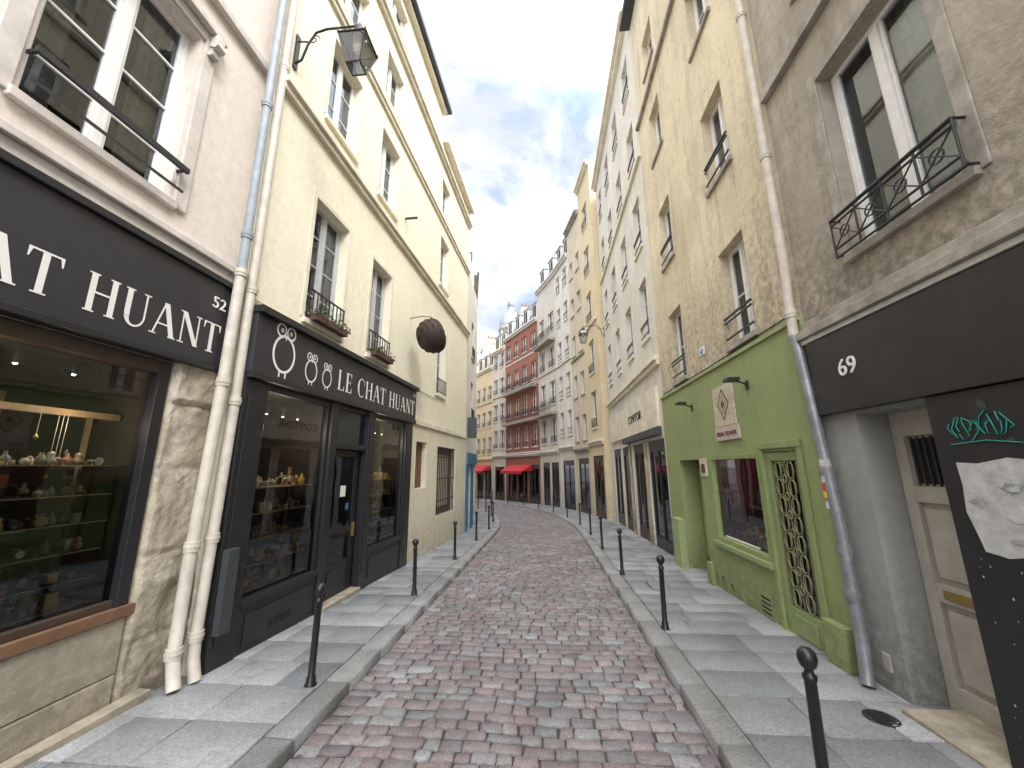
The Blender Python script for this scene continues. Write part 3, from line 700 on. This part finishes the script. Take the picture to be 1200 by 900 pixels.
for _ in range(130):
    u=rng.uniform(1.5,3.55);z=rng.uniform(.1,1.57);s=rng.uniform(.004,.014); pb.quad(FR.P(u,.0615,z),FR.P(u+s,.0615,z),FR.P(u+s,.0615,z+s*1.6),FR.P(u,.0615,z+s),'poster_white')
d=B['door']; w0,w1=-.36,-.31
d.box(FR,3.3,4.44,w0-.02,w0,-.2,2.8,'door_beige')
for a,b in((4.32,4.44),(3.3,3.42)): d.box(FR,a,b,w0,w1,0,2.8,'door_beige')
for a,b in((0,.28),(1.0,1.16),(1.9,2.05),(2.55,2.8)): d.box(FR,3.42,4.32,w0,w1-.004,a,b,'door_beige')
d.box(FR,3.84,3.9,w0,w1-.008,.28,2.55,'door_beige')
for a,b in((3.46,3.8),(3.94,4.28)):
    for z0,z1 in((.34,.94),(1.22,1.84)): d.box(FR,a,b,w0,w0+.03,z0,z1,'door_beige')
    d.box(FR,a,b,w0,w0+.012,2.08,2.52,'dark_inside')
for q in range(5): B['railings'].box(FR,3.98+q*.07,3.990+q*.07,w0+.02,w0+.04,2.06,2.54,'gutter_dark')
d.box(FR,3.9,4.25,w1-.003,w1+.01,1.04,1.12,'brass')
d.lathe(FR.P(3.87,w1+.03,1.3),[(.01,-.03),(.035,0),(.01,.03)],'brass',10)
B['trim'].box(FR,1.0,4.3,-.3,.22,-.3,.12,'step_stone'); 
B['trim'].box(FR,4.6,4.7,0,.02,.25,.42,'trim_grey')
B.done()
font_text('house_number','69',FR,4.30,.105,3.22,.26,-1,B.e)

x0=3.24
pipe('drainpipe',[(x0-.06,4.74,.08),(x0-.02,4.78,.22),(x0,4.80,.5),(x0,4.82,1.6),(x0,5.0,3.7),(x0,5.04,3.9)],.062,'pipe_grey',[(x0,4.81,.9),(x0,4.82,1.35),(x0,4.88,2.2)])
pipe('drainpipe',[(x0,5.04,3.9),(x0,5.04,4.4),(x0,5.0,4.8),(x0,5.0,14.8)],.058,'pipe_beige',[(x0,5.04,4.2),(x0,5.0,6.6),(x0,5.0,9.2)])
mb=MB(); 
for k,(z,m) in enumerate(((1.95,'yellow_tag'),(2.12,'poster_white'),(1.83,'poster_white'),(2.02,'red_tag'),(2.3,'poster_white'),(2.24,'plaque_pink'))):
    r=.068+.0005*k; pts=[]
    yy=4.88
    for q in range(5):
        a=R(150+q*22+k*9); pts+= [(x0+r*math.cos(a),yy+r*math.sin(a),z-.05),(x0+r*math.cos(a),yy+r*math.sin(a),z+.03)]
    mb.add(pts,[(2*i,2*i+1,2*i+3,2*i+2) for i in range(4)],m)
mb.obj('pipe_stickers')

# ------------------------------------------------------------ RIGHT: OCHRE BUILDING / GREEN SHOP
B=Bld('ochre_building_with_green_shopfront'); EO=11.1
wins=[(6.05,6.95),(9.1,10.0)]
W=[(a,b,z0,z1,.26) for z0,z1 in((4.35,6.15),(7.55,9.25),(10.9,12.5),(14.0,15.3)) for a,b in wins]
facade(B,FR,SP,EO,4.0,17.6,W,[(99,'plaster_ochre')])
body(B,FR,SP,EO,-.8,17.6,'plaster_ochre')
for o in W: window(B,FR,*o[:4],dp=.24,bars=1,sm='trim_grey',rail='bar' if o[2]<10 else None)
G=[(5.42,6.26,-.3,2.46,.10),(6.42,8.3,.85,2.46,.10),(8.8,10.1,-.3,2.4,.45)]
facade(B,FR,SP,EO,-.8,4.10,G,[(99,'green_paint')],w=.05)
t=B['trim']; t.box(FR,SP,EO,-.02,.09,4.1,4.16,'green_light')
B['walls'].quad(FR.P(SP,.05,-.5),FR.P(SP,-.02,-.5),FR.P(SP,-.02,4.1),FR.P(SP,.05,4.1),'green_paint')
for zc in (13.2,): t.box(FR,SP,EO,0,.1,zc,zc+.12,'trim_grey')
t.box(FR,SP,EO,0,.35,17.5,17.7,'gutter_dark')
gp='green_paint'
t.box(FR,SP+.0,5.33,.052,.16,-.4,.5,gp); t.box(FR,10.1,10.6,.052,.22,-.5,1.0,'green_light'); t.box(FR,8.6,8.8,.052,.13,-.4,.35,gp)
f=B['window_frames']; gd='green_door_paint'
for a,b,c,e in((6.42,6.5,.85,2.46),(8.22,8.3,.85,2.46),(6.5,8.22,2.38,2.46),(6.5,8.22,.85,.93)): f.box(FR,a,b,-.05,.06,c,e,gd)
f.box(FR,6.36,8.36,.052,.13,.77,.848,gd)
f.box(FR,6.9,8.1,-.045,-.02,.94,.97,'window_white')
B['glass'].quad(FR.P(6.5,-.03,.93),FR.P(8.22,-.03,.93),FR.P(8.22,-.03,2.38),FR.P(6.5,-.03,2.38),'glass_shop')
interior(B,FR,6.4,8.4,.8,2.5,1.2,'magenta',-.06)
rng=random.Random(8); goods(B['shop_goods'],FR,6.6,8.1,-.5,-.15,.93,60,rng,.3); goods(B['shop_goods'],FR,6.6,8.1,-1.1,-.6,1.5,40,rng,.5)
B['shop_goods'].box(FR,6.5,8.3,-1.15,-.6,1.46,1.5,'wood_tan')
B['shop_goods'].box(FR,6.52,6.75,-.1,-.08,2.1,2.32,'poster_white'); plight(FR,7.3,-.4,2.3,6,B.e)
d=B['door']
for a,b,c,e in((5.43,5.53,-.2,2.45),(6.15,6.25,-.2,2.45),(5.53,6.15,2.33,2.45),(5.53,6.15,-.2,.38)): d.box(FR,a,b,-.04,.04,c,e,gd)
d.box(FR,5.6,6.08,.04,.052,.05,.3,gd); d.box(FR,5.38,6.3,.0,.14,-.3,.02,'step_stone')
for a,b in((5.34,5.419),(6.262,6.35)): d.box(FR,a,b,.052,.09,-.2,2.5,gd)
d.box(FR,5.34,6.35,.052,.10,2.503,2.6,gd)
B['glass'].quad(FR.P(5.53,-.03,.38),FR.P(6.15,-.03,.38),FR.P(6.15,-.03,2.33),FR.P(5.53,-.03,2.33),'glass_shop')
interior(B,FR,5.4,6.28,-.2,2.5,.8,'dark_inside',-.06)
r=B['ironwork']; im='ironwork_olive'
for q in range(7):
    u=5.56+q*.093; r.tube([FR.P(u,.03,.4),FR.P(u,.03,2.32)],.008,im,5)
for q in range(8):
    zc=.52+.24*q
    for uc in(5.7,5.98):
        r.tube([FR.P(uc+.085*math.cos(a*math.pi/5),.035,zc+.11*math.sin(a*math.pi/5)) for a in range(11)],.010,im,5,False)
    r.tube([FR.P(5.84+.05*math.cos(a*math.pi/4),.035,zc+.12+.06*math.sin(a*math.pi/4)) for a in range(9)],.010,im,5,False)
d.box(FR,8.8,10.1,-.40,-.36,-.3,2.4,'wood_brown'); d.box(FR,8.9,9.4,-.36,-.34,.2,2.2,gd); d.box(FR,9.5,10.0,-.36,-.34,.2,2.2,gd)
for (u,z,s1,s2) in((6.6,.02,.3,.34),(8.15,.12,.16,.12),(7.8,.1,.12,.1)):
    t.box(FR,u,u+s1,.052,.062,z,z+s2,gd)
    for q in range(4): t.box(FR,u+.02,u+s1-.02,.063,.068,z+s2*(.12+.2*q),z+s2*(.2+.2*q),'dark_inside')
B.done()
B=Bld('shop_plaque_sign'); mb=B['board']; mb.box(FR,6.92,7.72,.055,.085,2.98,3.72,'plaque_cream'); mb.box(FR,6.85,7.74,.055,.095,2.72,2.97,'plaque_pink')
l=B['logo']
for k,(s,m) in enumerate(((.3,'plaque_brown'),(.25,'plaque_cream'),(.2,'brass'),(.14,'plaque_cream'),(.09,'plaque_brown'))):
    w=.087+.0015*k; l.quad(FR.P(7.32-s*.8,w,3.37),FR.P(7.32,w,3.37-s),FR.P(7.32+s*.8,w,3.37),FR.P(7.32,w,3.37+s),m)
B.done(); font_text('lettering','PESHA TES MOIS',FR,7.295,.097,2.80,.105,-1,B.e,'plaque_brown')
B=Bld('shop_plaque_sign'); B['board'].box(FR,8.42,8.74,.055,.08,2.05,2.42,'plaque_cream'); B['board'].box(FR,8.48,8.68,.0805,.083,2.12,2.3,'plaque_brown'); B.done()
B=Bld('house_number_plate'); B['board'].box(FR,8.0,8.25,.003,.02,4.55,4.72,'window_white'); B.done(); font_text('number','67',FR,8.12,.023,4.58,.14,-1,B.e,'blue_door')
for u in(6.45,8.9):
    B=Bld('wall_spotlight'); B['head'].box(FR,u-.1,u+.1,.2,.38,3.62,3.67,'iron_black'); B['arm'].tube([FR.P(u,.05,3.55),FR.P(u,.15,3.6),FR.P(u,.25,3.63)],.015,'iron_black',6); B['arm'].box(FR,u-.04,u+.04,.051,.07,3.48,3.62,'iron_black'); B.done()

# ------------------------------------------------------------ generic buildings
def generic(name,fr,u0,u1,zg,ztop,wm,floors,nw,shop='dark',roof='slope',rm='zinc',tm='trim_white',rail='grid',winw=1.0,first=4.6,fh=3.1,wh=1.9,cornice=5.3,chim=True,rh=2.2,dorm=False,off=0.0):
    B=Bld(name); W=[]; L=u1-u0
    for k in range(floors):
        z0=first+fh*k
        if z0+wh*.9>ztop: break
        for i in range(nw):
            c=u0+L*(i+.5)/nw+off; h=wh*(1-.06*k); W.append((c-winw/2,c+winw/2,z0,min(z0+h,ztop-.3),.22))
    O=[]; n=max(1,round(L/2.4)); ft=zg+3.4
    for i in range(n):
        a=u0+.25+(L-.5)*i/n; b=u0+.25+(L-.5)*(i+1)/n-.3; O.append((a,b,zg-.5,ft,.18))
    facade(B,fr,u0,u1,zg-1,ztop,W+O,[(cornice,'limestone' if shop=='stone' else wm),(99,wm)])
    body(B,fr,u0,u1,zg-1,ztop,wm,roof=roof,rm=rm,rh=rh)
    for k,o in enumerate(W): window(B,fr,*o[:4],dp=.2,bars=2,sm=tm,rail=rail,lod=1)
    t=B['trim']; t.box(fr,u0+.01,u1-.01,0,.18,cornice,cornice+.12,tm); t.box(fr,u0+.01,u1-.01,0,.1,cornice-.14,cornice-.003,tm)
    t.box(fr,u0+.01,u1-.01,0,.28,ztop-.12,ztop+.03,tm); t.box(fr,u0+.01,u1-.01,0,.16,ztop-.3,ztop-.123,tm)
    if floors>2: t.box(fr,u0+.01,u1-.01,0,.1,first+fh*2-.35,first+fh*2-.25,tm)
    for (a,b,c,d_,dp) in O:
        f=B['shopfront']; m=random.choice(['black_paint','wood_dark','gutter_dark'])
        f.box(fr,a,a+.1,-.15,-.05,zg-.4,ft,m); f.box(fr,b-.1,b,-.15,-.05,zg-.4,ft,m); f.box(fr,a+.1,b-.1,-.15,-.05,ft-.35,ft,m); f.box(fr,a+.1,b-.1,-.15,-.05,zg-.4,zg+.5,m)
        f.box(fr,(a+b)/2-.03,(a+b)/2+.03,-.14,-.06,zg+.5,ft-.35,m)
        B['glass'].quad(fr.P(a,-.1,zg),fr.P(b,-.1,zg),fr.P(b,-.1,ft),fr.P(a,-.1,ft),'glass_shop')
    if dorm:
        for i in range(nw):
            c=u0+L*(i+.5)/nw; q=B['dormers']; zz=ztop+.25
            q.box(fr,c-.5,c+.5,-1.0,-.2,zz,zz+1.45,tm); q.box(fr,c-.56,c+.56,-1.1,-.12,zz+1.45,zz+1.55,'zinc'); q.box(fr,c-.32,c+.32,-.2,-.19,zz+.15,zz+1.3,'dark_inside')
            q.box(fr,c-.02,c+.02,-.19,-.17,zz+.15,zz+1.3,'window_white')
    if chim:
        q=B['chimneys']
        for u in(u0+.5,u1-.6):
            q.box(fr,u-.25,u+.25,-3.4,-1.6,ztop,ztop+rh+1.6,'plaster_far')
            for j in range(4): p=fr.P(u,-1.85-.42*j,ztop+rh+1.6); q.lathe(p,[(.12,0),(.1,.35),(.12,.4)],'terracotta',8)
    return B
B=generic('pale_building_with_shopfront',FR,EO,20.4,gz(15),18.6,'plaster_white',4,4,first=6.3,fh=3.15,wh=2.0,cornice=5.3,rail='bar',tm='trim_cream',winw=.95)
B['trim'].box(FR,EO+.4,20.0,.0,.10,3.4,4.6,'trim_cream')
B['trim'].box(FR,11.5,16.5,.003,.2,3.15,3.35,'gutter_dark')
for q in (13.6,16.1): B['blocks'].box(FR,q-.28,q+.02,.001,.05,-.6,3.1,'limestone')
B.done(); font_text('shop_lettering','COMPTOIR',FR,14.4,.11,3.85,.42,-1,B.e,'gutter_dark')
lantern('wall_lantern',FR,20.4,8.9,1.15,1.0)
def arcfr(s0,s1,off,side):
    a=Vector((*path(s0,off),0)); b=Vector((*path(s1,off),0)); d=b-a; n=Vector((-d.y,d.x,0)) if side>0 else Vector((d.y,-d.x,0))
    return Fr((a.x,a.y),0,(d.x,d.y),(n.x,n.y)),d.length
specs=[('ochre_narrow_building',20.4,23,21.0,'plaster_yellow',5,1,'slope','zinc',0,1.1,3.2,2.1,.2,'trim_cream','grid'),
('tan_building',23,25.6,19.6,'plaster_tan',5,2,'slope','zinc',0,.75,2.9,1.6,-.3,'trim_grey',None),
('white_narrow_building',25.6,28.4,18.0,'plaster_white',5,2,'mansard','slate',1,.8,2.85,1.75,.3,'trim_white','bar'),
('white_stone_building',28.4,32,18.0,'plaster_far',5,2,'mansard','slate',1,1.1,3.05,2.0,0,'trim_white','grid'),
('red_brick_building',32,38.5,15.6,'brick_red',4,4,'mansard','slate',1,.95,3.0,1.9,0,'trim_white','grid'),
('stone_building',38.5,41.5,14.9,'plaster_far',4,2,'mansard','slate',1,.95,2.9,1.9,.2,'trim_cream','grid'),
('yellow_building',41.5,46,13.4,'plaster_yellow',4,3,'mansard','slate',1,.9,3.0,1.8,-.2,'trim_cream','grid'),
('cream_end_building',46,52,14.6,'plaster_cream',4,4,'mansard','slate',1,.9,3.1,1.9,0,'trim_cream','grid'),
('far_building',52,60,12.5,'plaster_white',4,5,'mansard','slate',1,.95,3,1.9,0,'trim_white','grid'),
('far_building',60,72,14,'plaster_far',4,6,'mansard','slate',1,.95,3,1.9,0,'trim_white','grid')]
for nm,a,b,zt,wm,fl,nw,rf,rm,dm,ww,fh,wh,fo,tm,rl in specs:
    fr,L=arcfr(a,b,3.76,1)
    zg=gz((a+b)/2)
    B=generic(nm,fr,0,L,zg,zt,wm,fl,nw,roof=rf,rm=rm,first=4.5+zg*.5+fo,fh=fh,wh=wh,cornice=3.7+zg*.4+fo*.5,rh=2.2,dorm=dm,winw=ww,tm=tm,rail=rl)
    if nm=='red_brick_building':
        for k in range(4): B['trim'].box(fr,0.02,L-.02,.003,.03,4.0+3*k-.5,4.0+3*k-.38,'trim_white')
        for z in(6.6,9.6):
            B['railings'].box(fr,.3,L-.3,.0,.6,z-.35,z-.22,'trim_grey')
            crossrail(B,fr,.3,L-.3,z-.2,.58,.8)
    if nm in('white_stone_building','cream_end_building'):
        for z in(6.6,12.6):
            B['railings'].box(fr,.2,L-.2,.0,.6,z-.35,z-.22,'trim_grey'); crossrail(B,fr,.2,L-.2,z-.2,.58,.8)
    if nm=='stone_building':
        c=fr.P(L*.5,-1.5,0); q=B['dome']
        q.lathe((c[0],c[1],zt-.5),[(1.25,0),(1.25,2.9),(1.42,2.95),(1.42,3.2)],'plaster_far',16)
        for k in range(8):
            a_=k*math.pi/4; q.lathe((c[0]+1.27*math.cos(a_),c[1]+1.27*math.sin(a_),zt+.9),[(.1,0),(.1,1.4)],'trim_white',8)
        q.lathe((c[0],c[1],zt+2.0),[(1.35,.7),(1.32,1.2),(1.15,1.9),(.78,2.5),(.35,2.8),(.3,3.5),(.38,3.55),(.02,4.6)],'zinc',16)
    B.done()
def awning(s,L,off,side,z):
    fr,l=arcfr(s,s+L,off,side); B=Bld('red_awning'); mb=B['fabric']; 
    mb.quad(fr.P(0,.02,z+.6),fr.P(l,.02,z+.6),fr.P(l,1.1,z),fr.P(0,1.1,z),'red_awning'); mb.quad(fr.P(0,1.1,z),fr.P(l,1.1,z),fr.P(l,1.1,z-.25),fr.P(0,1.1,z-.25),'red_awning')
    for u in(0,l): mb.add([fr.P(u,.02,z+.6),fr.P(u,1.1,z),fr.P(u,.02,z)],[(0,1,2)],'red_awning')
    for u in(.1,l-.1): B['arms'].tube([fr.P(u,0,z-.1),fr.P(u,1.05,z)],.02,'iron_black',6)
    B.done()
awning(33.5,4,3.76,1,1.9); awning(42,4,3.76,1,1.9)
fr,L=arcfr(16.05,19.6,-2.95,-1)
B=Bld('pale_narrow_building'); facade(B,fr,0,L,-1.5,11.2,[(.5,1.5,-.6,2.4,.15),(2.2,3.0,-.6,2.4,.15),(1.2,2.1,4.4,6.2,.2),(1.2,2.1,7.4,9.2,.2)],[(99,'plaster_white')]); body(B,fr,0,L,-1.5,11.2,'plaster_white')
B['door'].box(fr,.5,1.5,-.14,-.08,-.6,2.4,'blue_door'); B['door'].box(fr,2.2,3.0,-.14,-.08,-.6,2.4,'blue_door'); B['door'].box(fr,.3,3.2,.003,.08,2.4,2.9,'blue_door')
for a,b in((.1,.48),(1.52,2.18)): B['door'].box(fr,a,b,.003,.05,-.8,2.39,'blue_door')
for z in(4.4,7.4): window(B,fr,1.2,2.1,z,z+1.8,rail='grid',lod=1)
B['sign'].box(fr,.4,.46,0,.4,3.5,4.4,'gutter_dark'); B.done()
s=19.6
for i,(L_,h) in enumerate(((7,13),(9,14),(10,13),(12,15),(14,13))):
    fr,L=arcfr(s,s+L_,-3.15,-1); zg=gz(s+L_/2); B=generic('left_row_building',fr,0,L,zg,h,['plaster_far','plaster_cream','plaster_tan'][i%3],4,max(2,int(L/2.3)),roof='mansard',rm='slate',first=4.2,fh=3,wh=1.8,cornice=3.6,dorm=True); B.done(); s+=L_

# ------------------------------------------------------------ bollards
def bollard(s,o):
    x,y=path(s,o); B=Bld('bollard')
    mb=B['post']; z=gz(s)+KH
    mb.lathe((0,0,-.02),[(.062,0),(.062,.03),(.05,.045),(.045,.10),(.036,.12),(.035,.80),(.042,.805),(.042,.83),(.028,.84),(.026,.865),(.045,.88),(.056,.91),(.058,.935),(.052,.965),(.03,.987),(.004,.993)],'bollard_black',20)
    tx,ty=random.uniform(-.018,.018),random.uniform(-.018,.018)
    mb.v=[(x+v[0]+v[2]*tx,y+v[1]+v[2]*ty,z+v[2]) for v in mb.v]
    B.done()
s=4.35
while s<60: bollard(s,-2.09); s+=3.22
s=3.02
while s<60: bollard(s,2.02 if s>5 else 2.08); s+=3.18
mb=MB(); z=gz(4.2)+KH
mb.lathe((2.88,4.2,z-.01),[(.13,0),(.13,.016),(.115,.018),(.11,.014)],'cast_iron',28)
for q in range(-3,4): mb.box(WORLD,2.88-.08,2.88+.08,4.2+q*.028-.005,4.2+q*.028+.005,z,z+.012,'cast_iron')
mb.obj('pavement_drain_cover')
mb=MB(); z=gz(8.5)+KH
mb.box(WORLD,1.95,2.35,8.2,8.7,z-.02,z+.008,'cast_iron'); mb.box(WORLD,1.97,2.33,8.22,8.68,z+.008,z+.012,'granite_kerb'); mb.obj('pavement_access_cover')
mb=MB(); mb.tube([FC.P(4.5,.02,4.5),FC.P(8,.02,4.47),FC.P(12,.02,4.45)],.01,'plaque_cream',5); mb.tube([FR.P(5.1,.02,4.25),FR.P(8,.02,4.22),FR.P(11,.02,4.24)],.012,'iron_black',5)
mb.tube([FR.P(5.15,.015,4.2),FR.P(5.15,.015,9),FR.P(5.2,.015,15)],.010,'plaque_cream',5); mb.obj('wall_cable')
mb=MB(); rng=random.Random(12)
for _ in range(260):
    s=rng.uniform(2.5,20); sd_=rng.choice([-1,1]); o=sd_*(HW-.03-abs(rng.gauss(0,.04))); x,y=path(s,o); z=gz(s)+.006; a=rng.uniform(0,3.14); r=rng.uniform(.006,.018)
    mb.add([(x+r*math.cos(a+k*2.1),y+r*math.sin(a+k*2.1),z+rng.uniform(0,.006)) for k in range(3)],[(0,1,2)],rng.choice(['wood_tan','wood_brown','leaf','bedding']))
mb.obj('gutter_litter')

# ------------------------------------------------------------ world, sun
w=bpy.data.worlds.new('World'); sc.world=w; w.use_nodes=True; nt=w.node_tree; nt.nodes.clear()
EL,AZ=R(50),R(135)
sd=Vector((math.sin(AZ)*math.cos(EL),math.cos(AZ)*math.cos(EL),math.sin(EL)))
sky=N(nt,'ShaderNodeTexSky',sky_type='NISHITA'); sky.sun_disc=False; sky.sun_elevation=EL; sky.sun_rotation=AZ
b1=N(nt,'ShaderNodeBackground'); b1.inputs[1].default_value=.15; nt.links.new(sky.outputs[0],b1.inputs[0])
tc=N(nt,'ShaderNodeTexCoord').outputs['Generated']
mp=N(nt,'ShaderNodeMapping'); mp.inputs['Scale'].default_value=(1,.8,1.4); mp.inputs['Location'].default_value=(1.35,.6,.4); nt.links.new(tc,mp.inputs[0])
nf=noise(nt,mp.outputs[0],3.4,7,.58,.3); fac=ramp(nt,nf,.32,.46,(.66,.66,.66),(1,1,1))
nf2=noise(nt,mp.outputs[0],4.6,7,.6,.3)
cc=ramp(nt,nf2,.36,.50,(.74,.78,.85),(1.0,1.0,1.0))
cc=mixc(nt,ramp(nt,nf,.36,.50),(.56,.69,.90),cc)     # thin veils between the clouds pick up the blue
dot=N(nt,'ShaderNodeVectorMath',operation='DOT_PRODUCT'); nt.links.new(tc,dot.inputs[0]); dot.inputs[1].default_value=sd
mr=N(nt,'ShaderNodeMapRange'); mr.inputs[1].default_value=.25; mr.inputs[2].default_value=1; mr.inputs[3].default_value=1.2; mr.inputs[4].default_value=8.5; nt.links.new(dot.outputs['Value'],mr.inputs[0])  # out-of-frame cloud glow around the sun, added to brighten the street walls
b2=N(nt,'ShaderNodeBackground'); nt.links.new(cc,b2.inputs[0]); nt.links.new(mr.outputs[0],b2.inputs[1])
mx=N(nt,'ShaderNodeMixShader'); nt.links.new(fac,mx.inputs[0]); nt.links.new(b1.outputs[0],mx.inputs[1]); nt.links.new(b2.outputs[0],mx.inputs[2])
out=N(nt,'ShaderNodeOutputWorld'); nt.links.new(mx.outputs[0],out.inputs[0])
l=bpy.data.lights.new('sun','SUN'); l.energy=2.5; l.angle=R(20); l.color=(1,.95,.87); o=bpy.data.objects.new('sun',l); sc.collection.objects.link(o)
o.rotation_euler=sd.to_track_quat('Z','Y').to_euler(); o.location=(0,-10,30)

cam=bpy.data.cameras.new('camera'); cam.sensor_width=36; cam.lens=36*450/1200; cam.clip_end=3000; cam.clip_start=.05
o=bpy.data.objects.new('camera',cam); sc.collection.objects.link(o)
o.matrix_world=Matrix.Translation((0,0,2.27))@Matrix.Rotation(R(4.95),4,'Z')@Matrix.Rotation(R(90+12.2),4,'X')@Matrix.Rotation(R(-.44),4,'Z')
sc.camera=o
sc.view_settings.view_transform='Standard'; sc.view_settings.look='None'; sc.view_settings.exposure=0
